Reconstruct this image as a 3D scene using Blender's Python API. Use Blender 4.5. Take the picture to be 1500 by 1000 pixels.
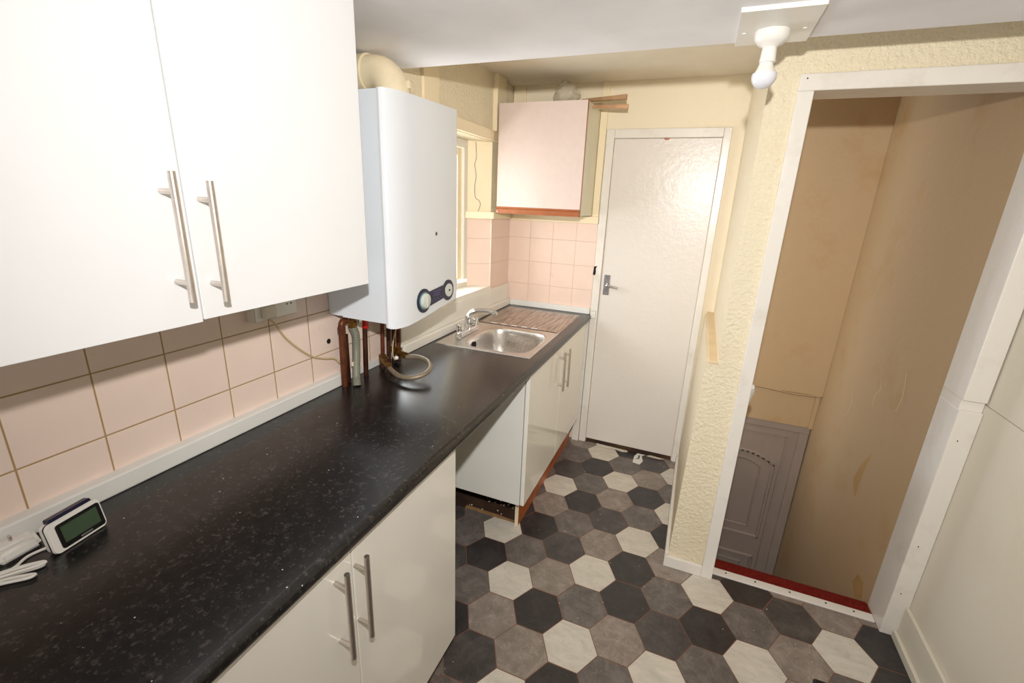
import bpy, bmesh, math, random
from math import sin, cos, pi, radians
from mathutils import Vector, Matrix
for o in list(bpy.data.objects): bpy.data.objects.remove(o)
scn = bpy.context.scene
COL = scn.collection
rnd = random.Random(7)

# ------------------------------------------------------------------ camera
cam_d = bpy.data.cameras.new('camera'); cam = bpy.data.objects.new('camera', cam_d); COL.objects.link(cam)
cam_d.sensor_width = 36.0; cam_d.lens = 36.0*662.96/1500; cam_d.clip_start = 0.01; cam_d.clip_end = 100
RX = Vector((0.9248, 0.3783, 0.0391)); FW = Vector((-0.3512, 0.8888, -0.2945)).normalized()
UPV = RX.cross(FW).normalized(); RX = FW.cross(UPV).normalized()
CP = Vector((1.17869, -0.10563, 1.58348))
cam.matrix_world = Matrix(((RX.x, UPV.x, -FW.x, CP.x), (RX.y, UPV.y, -FW.y, CP.y), (RX.z, UPV.z, -FW.z, CP.z), (0, 0, 0, 1)))
scn.camera = cam

# ------------------------------------------------------------------ world, lights, exposure
W = bpy.data.worlds.new('world'); scn.world = W; W.use_nodes = True
bg = W.node_tree.nodes['Background']; bg.inputs[0].default_value = (0.92, 0.96, 1.0, 1); bg.inputs[1].default_value = 2.0
def flash_light(name, loc, target, energy, size, spot, blend, falloff):
    d = bpy.data.lights.new(name, 'SPOT'); o = bpy.data.objects.new(name, d); COL.objects.link(o)
    o.location = loc; o.rotation_euler = (Vector(target)-Vector(loc)).to_track_quat('-Z', 'Y').to_euler()
    d.energy = 1.0; d.shadow_soft_size = size; d.spot_size = radians(spot); d.spot_blend = blend
    d.use_nodes = True; nt = d.node_tree; em = nt.nodes['Emission']
    f = nt.nodes.new('ShaderNodeLightFalloff'); f.inputs['Strength'].default_value = energy; f.inputs['Smooth'].default_value = 0
    nt.links.new(f.outputs[falloff], em.inputs['Strength']); em.inputs['Color'].default_value = (1.0, 0.982, 0.96, 1)
    return o
FLASH = (1.18, -0.10, 1.81)
flash_light('camera_flash', FLASH, (0.45, 2.5, 1.35), 56.0, 0.02, 155, 1.0, 'Linear')
def area(name, loc, rot, sx, sy, e, colr):
    d = bpy.data.lights.new(name, 'AREA'); o = bpy.data.objects.new(name, d); COL.objects.link(o)
    d.shape = 'RECTANGLE'; d.size = sx; d.size_y = sy; d.energy = e; d.color = colr
    o.location = loc; o.rotation_euler = rot; return o
# added soft fill behind the photographer, no window there
area('rear_fill', (.85, -1.85, 1.0), (radians(125), 0, 0), 1.6, 1.5, 20, (1, 0.98, 0.96))
# daylight through the window over the sink
area('sink_window_daylight', (-0.55, 1.95, 1.6), (0, radians(-90), 0), 1.0, 0.9, 36, (0.95, 0.98, 1.0))
scn.view_settings.view_transform = 'Standard'; scn.view_settings.look = 'None'
scn.view_settings.exposure = 0.0; scn.view_settings.gamma = 1.0; scn.view_settings.use_curve_mapping = False

# ------------------------------------------------------------------ helpers
def lin(c): return tuple(((v/255)/12.92 if v/255 <= .04045 else ((v/255+.055)/1.055)**2.4) for v in c)
def NW(m): m.use_nodes = True; return m.node_tree, m.node_tree.nodes['Principled BSDF']
def obj_coord(nt):
    t = nt.nodes.new('ShaderNodeTexCoord'); return t.outputs['Object']
def noise(nt, vec, scale, detail=3, rough=.5, stretch=None):
    if stretch:
        mp = nt.nodes.new('ShaderNodeMapping'); mp.inputs['Scale'].default_value = stretch
        nt.links.new(vec, mp.inputs['Vector']); vec = mp.outputs['Vector']
    n = nt.nodes.new('ShaderNodeTexNoise'); n.inputs['Scale'].default_value = scale
    n.inputs['Detail'].default_value = detail; n.inputs['Roughness'].default_value = rough
    nt.links.new(vec, n.inputs['Vector']); return n.outputs['Fac']
def ramp(nt, fac, stops):
    r = nt.nodes.new('ShaderNodeValToRGB'); e = r.color_ramp.elements
    while len(e) < len(stops): e.new(0.5)
    for i, (p, c) in enumerate(stops):
        e[i].position = p; e[i].color = (c[0], c[1], c[2], 1)
    nt.links.new(fac, r.inputs['Fac']); return r.outputs['Color']
def mixc(nt, fac, a, b):
    m = nt.nodes.new('ShaderNodeMix'); m.data_type = 'RGBA'
    if isinstance(fac, (int, float)): m.inputs[0].default_value = fac
    else: nt.links.new(fac, m.inputs[0])
    for k, v in ((6, a), (7, b)):
        if isinstance(v, tuple): m.inputs[k].default_value = (v[0], v[1], v[2], 1)
        else: nt.links.new(v, m.inputs[k])
    return m.outputs[2]
def bump(nt, h, strength, dist, prev=None):
    b = nt.nodes.new('ShaderNodeBump'); b.inputs['Strength'].default_value = strength; b.inputs['Distance'].default_value = dist
    nt.links.new(h, b.inputs['Height'])
    if prev: nt.links.new(prev, b.inputs['Normal'])
    return b.outputs['Normal']
def mth(nt, op, a, b=0.0, c=None):
    m = nt.nodes.new('ShaderNodeMath'); m.operation = op
    for i, v in enumerate((a, b) if c is None else (a, b, c)):
        if isinstance(v, (int, float)): m.inputs[i].default_value = v
        else: nt.links.new(v, m.inputs[i])
    return m.outputs[0]
def plain(name, rgb, rough=.5, metal=0.0, var=0.04, vscale=6, bs=0.0, bscale=40, bdist=.002, spec=.5, coat=0.0):
    m = bpy.data.materials.new(name); nt, p = NW(m); c = lin(rgb); v = obj_coord(nt)
    f = noise(nt, v, vscale, 4)
    lo = tuple(x*(1-var) for x in c); hi = tuple(min(1, x*(1+var)) for x in c)
    nt.links.new(ramp(nt, f, [(.3, lo), (.7, hi)]), p.inputs['Base Color'])
    p.inputs['Roughness'].default_value = rough; p.inputs['Metallic'].default_value = metal
    p.inputs['Specular IOR Level'].default_value = spec; p.inputs['Coat Weight'].default_value = coat
    if bs > 0: nt.links.new(bump(nt, noise(nt, v, bscale, 3, .6), bs, bdist), p.inputs['Normal'])
    return m
def stained(name, rgb, stain, rough, bs, bscale, bdist, amount=.5, sscale=2.5):
    m = bpy.data.materials.new(name); nt, p = NW(m); v = obj_coord(nt); c = lin(rgb); s = lin(stain)
    f = noise(nt, v, sscale, 6, .65)
    msk = ramp(nt, f, [(.55, (0, 0, 0)), (.75, (amount,)*3)])
    nt.links.new(mixc(nt, msk, c, s), p.inputs['Base Color']); p.inputs['Roughness'].default_value = rough
    nt.links.new(bump(nt, noise(nt, v, bscale, 4, .65), bs, bdist), p.inputs['Normal'])
    return m
def tiles(name, ax, u0, v0, su, sv, g, rgb, grout, var=.03):
    m = bpy.data.materials.new(name); nt, p = NW(m); v = obj_coord(nt)
    s = nt.nodes.new('ShaderNodeSeparateXYZ'); nt.links.new(v, s.inputs[0])
    def edge(o, o0, sz):
        f = mth(nt, 'FRACT', mth(nt, 'DIVIDE', mth(nt, 'SUBTRACT', o, o0-100*sz), sz))
        d = mth(nt, 'MULTIPLY', mth(nt, 'MINIMUM', f, mth(nt, 'SUBTRACT', 1.0, f)), sz)
        return d
    d = mth(nt, 'MINIMUM', edge(s.outputs[ax], u0, su), edge(s.outputs[2], v0, sv))
    mask = mth(nt, 'LESS_THAN', d, g/2)
    c = lin(rgb); f = noise(nt, v, 7, 5, .6)
    body = ramp(nt, f, [(.3, tuple(x*(1-var) for x in c)), (.7, tuple(x*(1+var) for x in c))])
    f2 = noise(nt, v, 9, 5, .7)
    body = mixc(nt, ramp(nt, f2, [(.66, (0, 0, 0)), (.8, (.35,)*3)]), body, lin((196, 150, 110)))
    gn = noise(nt, v, 25, 3)
    gr = mixc(nt, gn, lin(grout), tuple(x*1.35 for x in lin(grout)))
    nt.links.new(mixc(nt, mask, body, gr), p.inputs['Base Color'])
    nt.links.new(mth(nt, 'ADD', mth(nt, 'MULTIPLY', mask, .5), .22), p.inputs['Roughness'])
    h = mth(nt, 'MINIMUM', mth(nt, 'DIVIDE', d, g), 1.0)
    nt.links.new(bump(nt, h, .5, .002, bump(nt, f, .1, .004)), p.inputs['Normal'])
    return m

def ubox(bm, x0, x1, y0, y1, z0, z1, bev=0.0, seg=2):
    r = bmesh.ops.create_cube(bm, size=1.0); vs = r['verts']
    for v in vs:
        v.co = Vector((x0+(v.co.x+.5)*(x1-x0), y0+(v.co.y+.5)*(y1-y0), z0+(v.co.z+.5)*(z1-z0)))
    if bev > 0:
        es = list({e for v in vs for e in v.link_edges})
        bmesh.ops.bevel(bm, geom=es, offset=bev, segments=seg, profile=.5, affect='EDGES', clamp_overlap=True)
def B(*a, bev=0.0, seg=2):
    bm = bmesh.new(); ubox(bm, *a, bev=bev, seg=seg); return bm
def BB(lst, bev=0.0):
    bm = bmesh.new()
    for a in lst: ubox(bm, *a, bev=bev)
    return bm
def hexa(bm, c8):
    "eight corners: bottom four (ccw) then top four"
    v = [bm.verts.new(Vector(c)) for c in c8]
    for f in ((3, 2, 1, 0), (4, 5, 6, 7), (0, 1, 5, 4), (1, 2, 6, 5), (2, 3, 7, 6), (3, 0, 4, 7)):
        bm.faces.new([v[i] for i in f])
def prism(bm, pts, axis, a0, a1):
    "polygon pts (2D) extruded along axis (0,1,2) from a0 to a1"
    def mk(p, a):
        q = list(p); q.insert(axis, a); return Vector(q)
    lo = [bm.verts.new(mk(p, a0)) for p in pts]; hi = [bm.verts.new(mk(p, a1)) for p in pts]; n = len(pts)
    bm.faces.new(lo); bm.faces.new(hi[::-1])
    for i in range(n): bm.faces.new([lo[i], hi[i], hi[(i+1) % n], lo[(i+1) % n]])
    bmesh.ops.recalc_face_normals(bm, faces=bm.faces)
def catmull(P, n=8, closed=False):
    P = [Vector(p) for p in P]; out = []
    N = len(P); rng = range(N if closed else N-1)
    for i in rng:
        p0 = P[(i-1) % N] if (closed or i > 0) else P[0]*2-P[1]
        p1 = P[i]; p2 = P[(i+1) % N]
        p3 = P[(i+2) % N] if (closed or i+2 < N) else P[-1]*2-P[-2]
        for k in range(n):
            t = k/n
            out.append(.5*((2*p1)+(-p0+p2)*t+(2*p0-5*p1+4*p2-p3)*t*t+(-p0+3*p1-3*p2+p3)*t**3))
    if not closed: out.append(P[-1])
    return out
def tube(bm, pts, r, n=12, cap=True, smooth=0, rib=None):
    if smooth: pts = catmull(pts, smooth)
    pts = [Vector(p) for p in pts]; rings = []
    T0 = (pts[1]-pts[0]).normalized(); up = Vector((0, 0, 1)) if abs(T0.z) < .9 else Vector((1, 0, 0))
    Nn = (up-T0*up.dot(T0)).normalized()
    for i, p in enumerate(pts):
        T = (pts[min(i+1, len(pts)-1)]-pts[max(i-1, 0)]).normalized()
        Nn = (Nn-T*Nn.dot(T)).normalized(); Bn = T.cross(Nn)
        if isinstance(r, (list, tuple)):
            q = i/(len(pts)-1)*(len(r)-1); j = min(int(q), len(r)-2); rr = r[j]+(r[j+1]-r[j])*(q-j)
        else: rr = r
        if rib: rr = rr*(1+rib*(1 if i % 2 else -1))
        rings.append([bm.verts.new(p+(Nn*cos(2*pi*k/n)+Bn*sin(2*pi*k/n))*rr) for k in range(n)])
    for a, b in zip(rings, rings[1:]):
        for k in range(n): bm.faces.new([a[k], a[(k+1) % n], b[(k+1) % n], b[k]])
    if cap: bm.faces.new(rings[0][::-1]); bm.faces.new(rings[-1])
def lathe(bm, prof, origin, axis=(0, 0, 1), n=32, sx=1.0):
    "prof: list of (r, h) along the axis"
    A = Vector(axis).normalized(); u = (Vector((0, 0, 1)) if abs(A.z) < .9 else Vector((1, 0, 0)))
    U = (u-A*u.dot(A)).normalized(); V = A.cross(U); O = Vector(origin); rings = []
    for r, h in prof:
        if r < 1e-6: rings.append([bm.verts.new(O+A*h)])
        else: rings.append([bm.verts.new(O+A*h+(U*cos(2*pi*k/n)+V*sin(2*pi*k/n)*sx)*r) for k in range(n)])
    for a, b in zip(rings, rings[1:]):
        for k in range(n):
            q = [a[k % len(a)], a[(k+1) % n % len(a)], b[(k+1) % n % len(b)], b[k % len(b)]]
            q2 = []
            for w in q:
                if w not in q2: q2.append(w)
            if len(q2) > 2:
                try: bm.faces.new(q2)
                except ValueError: pass
    if len(rings[0]) > 1: bm.faces.new(rings[0][::-1])
    if len(rings[-1]) > 1: bm.faces.new(rings[-1])
WL = {}
def obj(name, bm, mt, parent=None, smooth=False, ang=40):
    me = bpy.data.meshes.new(name); bmesh.ops.recalc_face_normals(bm, faces=bm.faces); bm.to_mesh(me); bm.free()
    for m in (mt if isinstance(mt, (list, tuple)) else [mt]): me.materials.append(m)
    if smooth:
        for p in me.polygons: p.use_smooth = True
        me.set_sharp_from_angle(angle=radians(ang))
    o = bpy.data.objects.new(name, me); COL.objects.link(o)
    WL[o] = Vector((0, 0, 0))
    if parent: o.parent = parent; o.location = -WL[parent]
    return o
def tag(o, label, cat, group=None, kind=None):
    o['label'] = label
    if cat: o['category'] = cat
    if group: o['group'] = group
    if kind: o['kind'] = kind
    return o
def thing(name, label, cat, loc=(0, 0, 0), group=None, kind=None):
    o = bpy.data.objects.new(name, None); COL.objects.link(o); o.location = loc; o.empty_display_size = .05
    WL[o] = Vector(loc); return tag(o, label, cat, group, kind)
def struct(name, bm, mt, label, cat, **k): return tag(obj(name, bm, mt, **k), label, cat, kind='structure')

# ------------------------------------------------------------------ materials
M = {}
M['cream'] = stained('cream_wall_paint', (234, 220, 192), (212, 194, 156), .55, .35, 55, .004, .35)
M['woodchip'] = stained('woodchip_wall_paint', (235, 222, 192), (208, 184, 142), .36, .9, 70, .010, .3, 4)
M['ceiling'] = plain('ceiling_paint', (244, 242, 243), .6, bs=.15, bscale=30)
M['farceil'] = plain('far_ceiling_paint', (226, 215, 196), .6, bs=.2, bscale=30)
M['stair'] = stained('stairwell_dimmed_magnolia', (190, 162, 124), (178, 138, 84), .6, .5, 9, .006, .6, 3.2)  # magnolia darkened: the stairwell's dim light is put into its colour
M['rightw'] = stained('right_wall_paint', (214, 206, 188), (196, 180, 150), .5, .2, 20, .004, .3, 1.5)
M['gloss'] = stained('white_gloss_paint', (228, 222, 212), (196, 186, 168), .22, .25, 22, .003, .5, 5)
M['gloss2'] = stained('white_door_gloss', (222, 214, 205), (210, 202, 190), .27, .55, 30, .003, .25, 2)
M['gloss2'].node_tree.nodes['Principled BSDF'].inputs['Specular IOR Level'].default_value = .36
M['creamwood'] = stained('cream_painted_wood', (238, 221, 186), (205, 182, 136), .4, .2, 20, .002, .3, 4)
M['upst'] = plain('white_upstand', (226, 224, 218), .35)
M['board'] = plain('white_sill_board', (230, 225, 214), .35, bs=.1, bscale=20)
M['white'] = plain('white_melamine', (238, 238, 238), .35, var=.01)
M['doorgloss'] = plain('cream_gloss_door', (238, 233, 222), .09, var=.01, spec=.45, coat=.0)
M['carc'] = plain('white_carcass', (226, 224, 216), .4, var=.03)
M['steel'] = plain('brushed_steel_bar', (214, 206, 198), .38, 1.0, var=.05, vscale=60)
M['chrome'] = plain('chrome', (215, 215, 215), .08, 1.0, var=0)
M['slot'] = plain('pale_pressed_slot', (225, 222, 216), .3, .3)
M['black'] = plain('black_plastic', (10, 10, 14), .3)
M['hole'] = plain('dark_hole', (12, 9, 8), .9)
M['plinth'] = plain('orange_wood_plinth', (178, 92, 36), .35, var=.2, vscale=12)
M['endgrain'] = plain('pale_chipboard_edge', (225, 212, 180), .6)
M['orange'] = plain('orange_wood_strip', (150, 84, 42), .35, var=.15, vscale=20)
M['pinkdoor'] = plain('pinkish_laminate', (206, 187, 176), .45, var=.02, vscale=30)
M['greyside'] = plain('off_white_cabinet_side', (218, 212, 190), .4)
M['boiler'] = plain('white_enamel_boiler', (226, 229, 232), .25, var=.01)
M['boilerside'] = plain('boiler_side_enamel', (220, 226, 232), .3, var=.01)
M['navy'] = plain('navy_control_panel', (18, 15, 52), .3)
M['dial'] = plain('pale_dial', (205, 208, 200), .3)
M['dial2'] = plain('teal_dial_rim', (110, 150, 150), .3)
M['tinyprint'] = plain('lilac_print', (84, 76, 140), .4)
M['flue'] = plain('aged_cream_plastic', (234, 218, 184), .2, var=.1, vscale=10)
M['copper'] = plain('tarnished_copper', (98, 50, 26), .45, .4, var=.4, vscale=25)
M['darkpipe'] = plain('dark_oxidised_pipe', (70, 38, 24), .45, .5, var=.4, vscale=20)
M['brass'] = plain('dirty_brass', (126, 92, 40), .35, .8, var=.4, vscale=60)
M['greyhose'] = plain('grey_corrugated_plastic', (122, 122, 106), .5)
M['braid'] = plain('braided_hose_sleeve', (140, 127, 106), .4, .3, var=.25, vscale=180, bs=.6, bscale=400, bdist=.001)
M['red'] = plain('red_plastic', (210, 20, 24), .35)
M['whitepl'] = plain('white_plastic', (236, 232, 224), .3, var=.01)
M['agedpl'] = plain('aged_white_plastic', (214, 206, 188), .35)
M['cable'] = plain('cream_cable', (196, 172, 130), .5)
M['redcarpet'] = plain('red_carpet', (116, 34, 25), .95, var=.3, vscale=90, bs=.8, bscale=300, bdist=.003, spec=.1)
M['upvc'] = plain('dimmed_white_upvc', (158, 143, 132), .35)  # white door, its dimness at a distance put into the base colour
M['subfloor'] = plain('bare_brown_boards', (62, 40, 24), .85, var=.6, vscale=9)
M['wood'] = plain('raw_wood_strip', (150, 116, 78), .6, var=.2, vscale=30)
M['wood2'] = plain('pinkish_wood_strip', (190, 145, 108), .6, var=.12, vscale=30)
M['capwood'] = plain('pale_wood_cap', (222, 196, 156), .5, var=.08)
M['grout'] = plain('brown_grout_line', (124, 84, 64), .7)
M['rubble'] = plain('white_crumbs', (225, 215, 195), .8)
M['screen'] = plain('green_grey_display', (66, 84, 62), .12, var=.06, vscale=20)
M['bulb'] = plain('frosted_bulb', (226, 226, 232), .25, var=0)
M['frame'] = plain('window_frame_white', (226, 222, 208), .35)
M['print'] = plain('grey_print', (130, 130, 125), .5)

def marble(name, base, lo, hi, rough, sc=9, vein=None, st=(1, 1, 1), scuff=None):
    m = bpy.data.materials.new(name); nt, p = NW(m); v = obj_coord(nt)
    w = nt.nodes.new('ShaderNodeTexNoise'); w.inputs['Scale'].default_value = sc; w.inputs['Detail'].default_value = 10
    w.inputs['Roughness'].default_value = .72; w.inputs['Distortion'].default_value = .5
    mp = nt.nodes.new('ShaderNodeMapping'); mp.inputs['Scale'].default_value = st; mp.inputs['Rotation'].default_value = (0, 0, .5)
    nt.links.new(v, mp.inputs['Vector']); nt.links.new(mp.outputs['Vector'], w.inputs['Vector'])
    c = ramp(nt, w.outputs['Fac'], [(.32, lin(lo)), (.5, lin(base)), (.7, lin(hi))])
    vn = nt.nodes.new('ShaderNodeTexNoise'); vn.inputs['Scale'].default_value = sc*.9; vn.inputs['Detail'].default_value = 5; vn.inputs['Distortion'].default_value = 1.2
    nt.links.new(mp.outputs['Vector'], vn.inputs['Vector'])
    d = mth(nt, 'ABSOLUTE', mth(nt, 'SUBTRACT', vn.outputs['Fac'], .5))
    c = mixc(nt, ramp(nt, d, [(.0, (.55,)*3), (.018, (0, 0, 0))]), c, lin(hi if vein is None else vein))
    nt.links.new(c, p.inputs['Base Color']); p.inputs['Roughness'].default_value = rough
    nt.links.new(bump(nt, noise(nt, v, 120, 3), .08, .001), p.inputs['Normal'])
    return m
M['hexW'] = marble('hex_white_marble', (206, 198, 184), (190, 184, 172), (218, 210, 198), .38, 9, (184, 178, 168), (1, 2.4, 1))
M['hexL'] = marble('hex_taupe_marble', (136, 124, 114), (118, 108, 100), (160, 148, 138), .42, 13, (172, 160, 148))
M['hexM'] = marble('hex_grey_marble', (102, 95, 90), (84, 78, 75), (130, 121, 114), .4, 13)
M['hexB'] = marble('hex_slate', (72, 67, 65), (58, 54, 53), (94, 88, 84), .38, 13)
M['hexD'] = marble('hex_charcoal', (50, 46, 46), (40, 37, 37), (66, 61, 59), .36, 13)

def worktop_mat():
    m = bpy.data.materials.new('black_speckled_laminate'); nt, p = NW(m); v = obj_coord(nt)
    f = noise(nt, v, 60, 9, .8)
    base = ramp(nt, f, [(.38, lin((12, 11, 12))), (.55, lin((31, 28, 28))), (.66, lin((68, 61, 59)))])
    f2 = noise(nt, v, 95, 2, .5)
    c = mixc(nt, ramp(nt, f2, [(.62, (0, 0, 0)), (.70, (.34,)*3)]), base, lin((92, 85, 83)))
    vo = nt.nodes.new('ShaderNodeTexVoronoi'); vo.inputs['Scale'].default_value = 75; nt.links.new(v, vo.inputs['Vector'])
    sp = mth(nt, 'LESS_THAN', vo.outputs['Distance'], .11)
    sc = nt.nodes.new('ShaderNodeSeparateColor'); nt.links.new(vo.outputs['Color'], sc.inputs[0])
    sp = mth(nt, 'MULTIPLY', sp, mth(nt, 'GREATER_THAN', sc.outputs[0], .972))
    c = mixc(nt, sp, c, lin((200, 196, 192)))
    nt.links.new(c, p.inputs['Base Color'])
    p.inputs['Roughness'].default_value = .24; p.inputs['Specular IOR Level'].default_value = .6
    nt.links.new(bump(nt, noise(nt, v, 200, 2), .12, .0008), p.inputs['Normal'])
    return m
M['worktop'] = worktop_mat()
def sink_mat(name, drain):
    m = bpy.data.materials.new(name); nt, p = NW(m); v = obj_coord(nt)
    f = noise(nt, v, 60, 4, .6, (2.2, .12, 1) if drain else (2, 9, 2))
    nt.links.new(ramp(nt, f, [(.35, lin((128, 112, 100) if drain else (188, 182, 176))), (.65, lin((205, 194, 184) if drain else (222, 217, 211)))]), p.inputs['Base Color'])  # drainer streaks paint brown reflections into the steel colour
    p.inputs['Metallic'].default_value = 1.0; p.inputs['Roughness'].default_value = .3
    nt.links.new(bump(nt, f, .08, .001), p.inputs['Normal']); return m
M['sink'] = sink_mat('stainless_steel', False); M['drain'] = sink_mat('stainless_drainer', True)
def glass_mat(name, rough=.0, col=(1, 1, 1), alpha=None):
    m = bpy.data.materials.new(name); nt, p = NW(m)
    p.inputs['Base Color'].default_value = (*col, 1); p.inputs['Roughness'].default_value = rough
    p.inputs['Transmission Weight'].default_value = 1.0; p.inputs['IOR'].default_value = 1.45
    return m
def pane_mat():
    m = bpy.data.materials.new('window_glass'); nt, p = NW(m)
    p.inputs['Base Color'].default_value = (.8, .85, .85, 1); p.inputs['Roughness'].default_value = .03; p.inputs['Alpha'].default_value = .12
    return m
M['glass'] = pane_mat()
def plasticbag():
    m = bpy.data.materials.new('clear_plastic_bag'); nt, p = NW(m)
    p.inputs['Base Color'].default_value = (*lin((210, 200, 180)), 1); p.inputs['Roughness'].default_value = .15; p.inputs['Alpha'].default_value = .42
    v = obj_coord(nt); nt.links.new(bump(nt, noise(nt, v, 30, 4), .9, .01), p.inputs['Normal']); return m
M['bag'] = plasticbag()
M['tileL'] = tiles('pink_tiles_left', 1, .249, 1.044, .15, .15, .0032, (234, 212, 198), (158, 128, 84))
M['tileF'] = tiles('pink_tiles_far', 0, .1539, 1.0625, .1525, .151, .0022, (232, 206, 190), (186, 156, 136))
M['tileR'] = tiles('pink_tiles_return', 1, 2.0, 1.0625, 5, .151, .0022, (232, 206, 190), (186, 156, 136))

# ------------------------------------------------------------------ room shell
XR = 2.135; YF = 2.745; YO = 1.776; ZC = 2.04; Y1 = 1.50; YB = -1.95; ZF = 2.25
# floor: hexagon vinyl over boards
def clip(poly, nx, ny, d):
    out = []
    for i in range(len(poly)):
        a, b = poly[i], poly[(i+1) % len(poly)]
        da = a[0]*nx+a[1]*ny-d; db = b[0]*nx+b[1]*ny-d
        if da <= 0: out.append(a)
        if (da < 0 < db) or (db < 0 < da):
            t = da/(da-db); out.append((a[0]+(b[0]-a[0])*t, a[1]+(b[1]-a[1])*t))
    return out
def clip_rect(poly, r):
    for n in ((1, 0, r[1]), (-1, 0, -r[0]), (0, 1, r[3]), (0, -1, -r[2])):
        if poly: poly = clip(poly, *n)
    return poly
TONE = {
 -4: {0: 'M', -1: 'B', 1: 'M'}, -3: {-2.5: 'D', -1.5: 'M', -.5: 'D', .5: 'W', 1.5: 'D', -3.5: 'M', 2.5: 'M', 3.5: 'M'},
 -2: {-3: 'B', -2: 'L', -1: 'W', 0: 'M', 1: 'D', 2: 'L', 3: 'W', 4: 'B', 5: 'M', 6: 'L'},
 -1: {-3.5: 'W', -2.5: 'L', -1.5: 'D', -.5: 'L', .5: 'B', 1.5: 'M', 2.5: 'D', 3.5: 'M', 4.5: 'D', 5.5: 'W', 6.5: 'L'},
 0: {-3: 'D', -2: 'W', -1: 'M', 0: 'W', 1: 'L', 2: 'B', 3: 'L', 4: 'W', 5: 'M', 6: 'D'},
 1: {-2.5: 'M', -1.5: 'L', -.5: 'D', .5: 'D', 1.5: 'W', 2.5: 'M', 3.5: 'D', 4.5: 'L', 5.5: 'B'},
 2: {-2: 'W', -1: 'B', 0: 'M', 1: 'L', 2: 'D', 3: 'W', 4: 'M', 5: 'W', 6: 'L'},
 3: {-1.5: 'M', -.5: 'D', .5: 'W'}, 4: {-1: 'W', 0: 'M', 1: 'D'}, 5: {-.5: 'L', .5: 'B', 1.5: 'L'},
 6: {0: 'W', 1: 'L', -1: 'M'}, 7: {.5: 'D', -.5: 'D'}}
cells = []
for c in range(-7, 9):
    for k in range(-20, 9):
        r = k+(.5 if c % 2 else 0)
        t = TONE.get(c, {}).get(r) or rnd.choice('WLLMMBBDD')
        cx, cy = .947+.1608*c, 1.58+.192*r
        s = .1608/1.5; h = .096; gp = .0017
        cells.append((t, [(cx-s+gp, cy), (cx-s/2+gp/2, cy-h+gp), (cx+s/2-gp/2, cy-h+gp), (cx+s-gp, cy), (cx+s/2-gp/2, cy+h-gp), (cx-s/2+gp/2, cy+h-gp)]))
zones = [(0.0, XR, YB, 1.735), (.515, 1.25, 1.735, YF), (1.25, XR, 1.735, 1.80)]
bm = bmesh.new(); idx = {'W': 1, 'L': 2, 'M': 3, 'B': 4, 'D': 5}
for z in zones:
    p = bm.faces.new([bm.verts.new((x, y, -.0006)) for x, y in ((z[0], z[2]), (z[1], z[2]), (z[1], z[3]), (z[0], z[3]))]); p.material_index = 0
    for t, poly in cells:
        q = clip_rect(poly, z)
        if len(q) > 2:
            f = bm.faces.new([bm.verts.new((x, y, 0)) for x, y in q]); f.material_index = idx[t]
fl = struct('floor', BB([(-.2, XR+.1, YB-.1, 1.86, -.12, -.004), (-.2, 1.36, 1.86, YF+.1, -.12, -.004)]), M['subfloor'], 'bare brown boards under the hexagon vinyl', 'floor')
vin = obj('vinyl_tiles', bm, [M['grout'], M['hexW'], M['hexL'], M['hexM'], M['hexB'], M['hexD']], fl)
vin['label'] = 'hexagon marble-effect vinyl in white, taupe, grey and charcoal'
for p in vin.data.polygons:
    if p.normal.z < 0: p.flip()
struct('ceiling', BB([(-.25, XR+.2, YB-.1, Y1, ZC, 2.5)]), M['ceiling'], 'low white ceiling over the worktop', 'ceiling')
struct('ceiling', BB([(-.25, 1.36, Y1+.001, YF+.1, ZF, 2.5), (1.36, XR+.2, Y1+.001, YO+.1, ZF, 2.5)]), M['farceil'], 'higher taupe ceiling over the sink and far door', 'ceiling')

# left wall with window opening
WY0, WY1, WZ0, WZ1 = 1.505, 2.45, 1.075, 1.905
wl = struct('wall_left', BB([(-.22, 0, YB, WY0, -.1, 2.5), (-.22, 0, WY1, YF+.1, -.1, 2.5), (-.22, 0, WY0, WY1, -.1, WZ0), (-.22, 0, WY0, WY1, WZ1, 2.5)]), M['woodchip'], 'cream textured wall behind worktop, boiler and sink', 'wall')
t1 = obj('tile_splashback', BB([(0, .006, YB+.01, WY0-.02, .90, 1.56)]), M['tileL'], wl); t1['label'] = 'pink square tiles with brown grout'
t2 = obj('tile_splashback', BB([(0, .006, WY1, YF-.002, .97, 1.478)]), M['tileR'], wl); t2['label'] = 'narrow column of pink tiles beside the window'
bm = bmesh.new(); hexa(bm, [(-.115, 2.365, WZ0), (.0, WY1, WZ0), (-.0, WY1+.003, WZ0), (-.115, WY1+.003, WZ0), (-.115, 2.365, 1.478), (.0, WY1, 1.478), (-.0, WY1+.003, 1.478), (-.115, WY1+.003, 1.478)])
obj('reveal_tiles', bm, M['tileR'], wl)
bm = bmesh.new(); hexa(bm, [(-.115, 2.365, 1.478), (.0, WY1, 1.478), (-.0, WY1+.003, 1.478), (-.115, WY1+.003, 1.478), (-.115, 2.365, WZ1), (.0, WY1, WZ1), (-.0, WY1+.003, WZ1), (-.115, WY1+.003, WZ1)])
rv = obj('reveal_plaster', bm, M['creamwood'], wl)
bm = bmesh.new()
tube(bm, catmull([(-.078, 2.391, 1.90), (-.074, 2.394, 1.82), (-.081, 2.388, 1.78), (-.074, 2.394, 1.72), (-.080, 2.389, 1.66), (-.076, 2.393, 1.60), (-.060, 2.403, 1.585), (-.052, 2.410, 1.56), (-.062, 2.401, 1.52)], 4), .0012, 5)
obj('plaster_crack', bm, M['hole'], wl)

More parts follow.
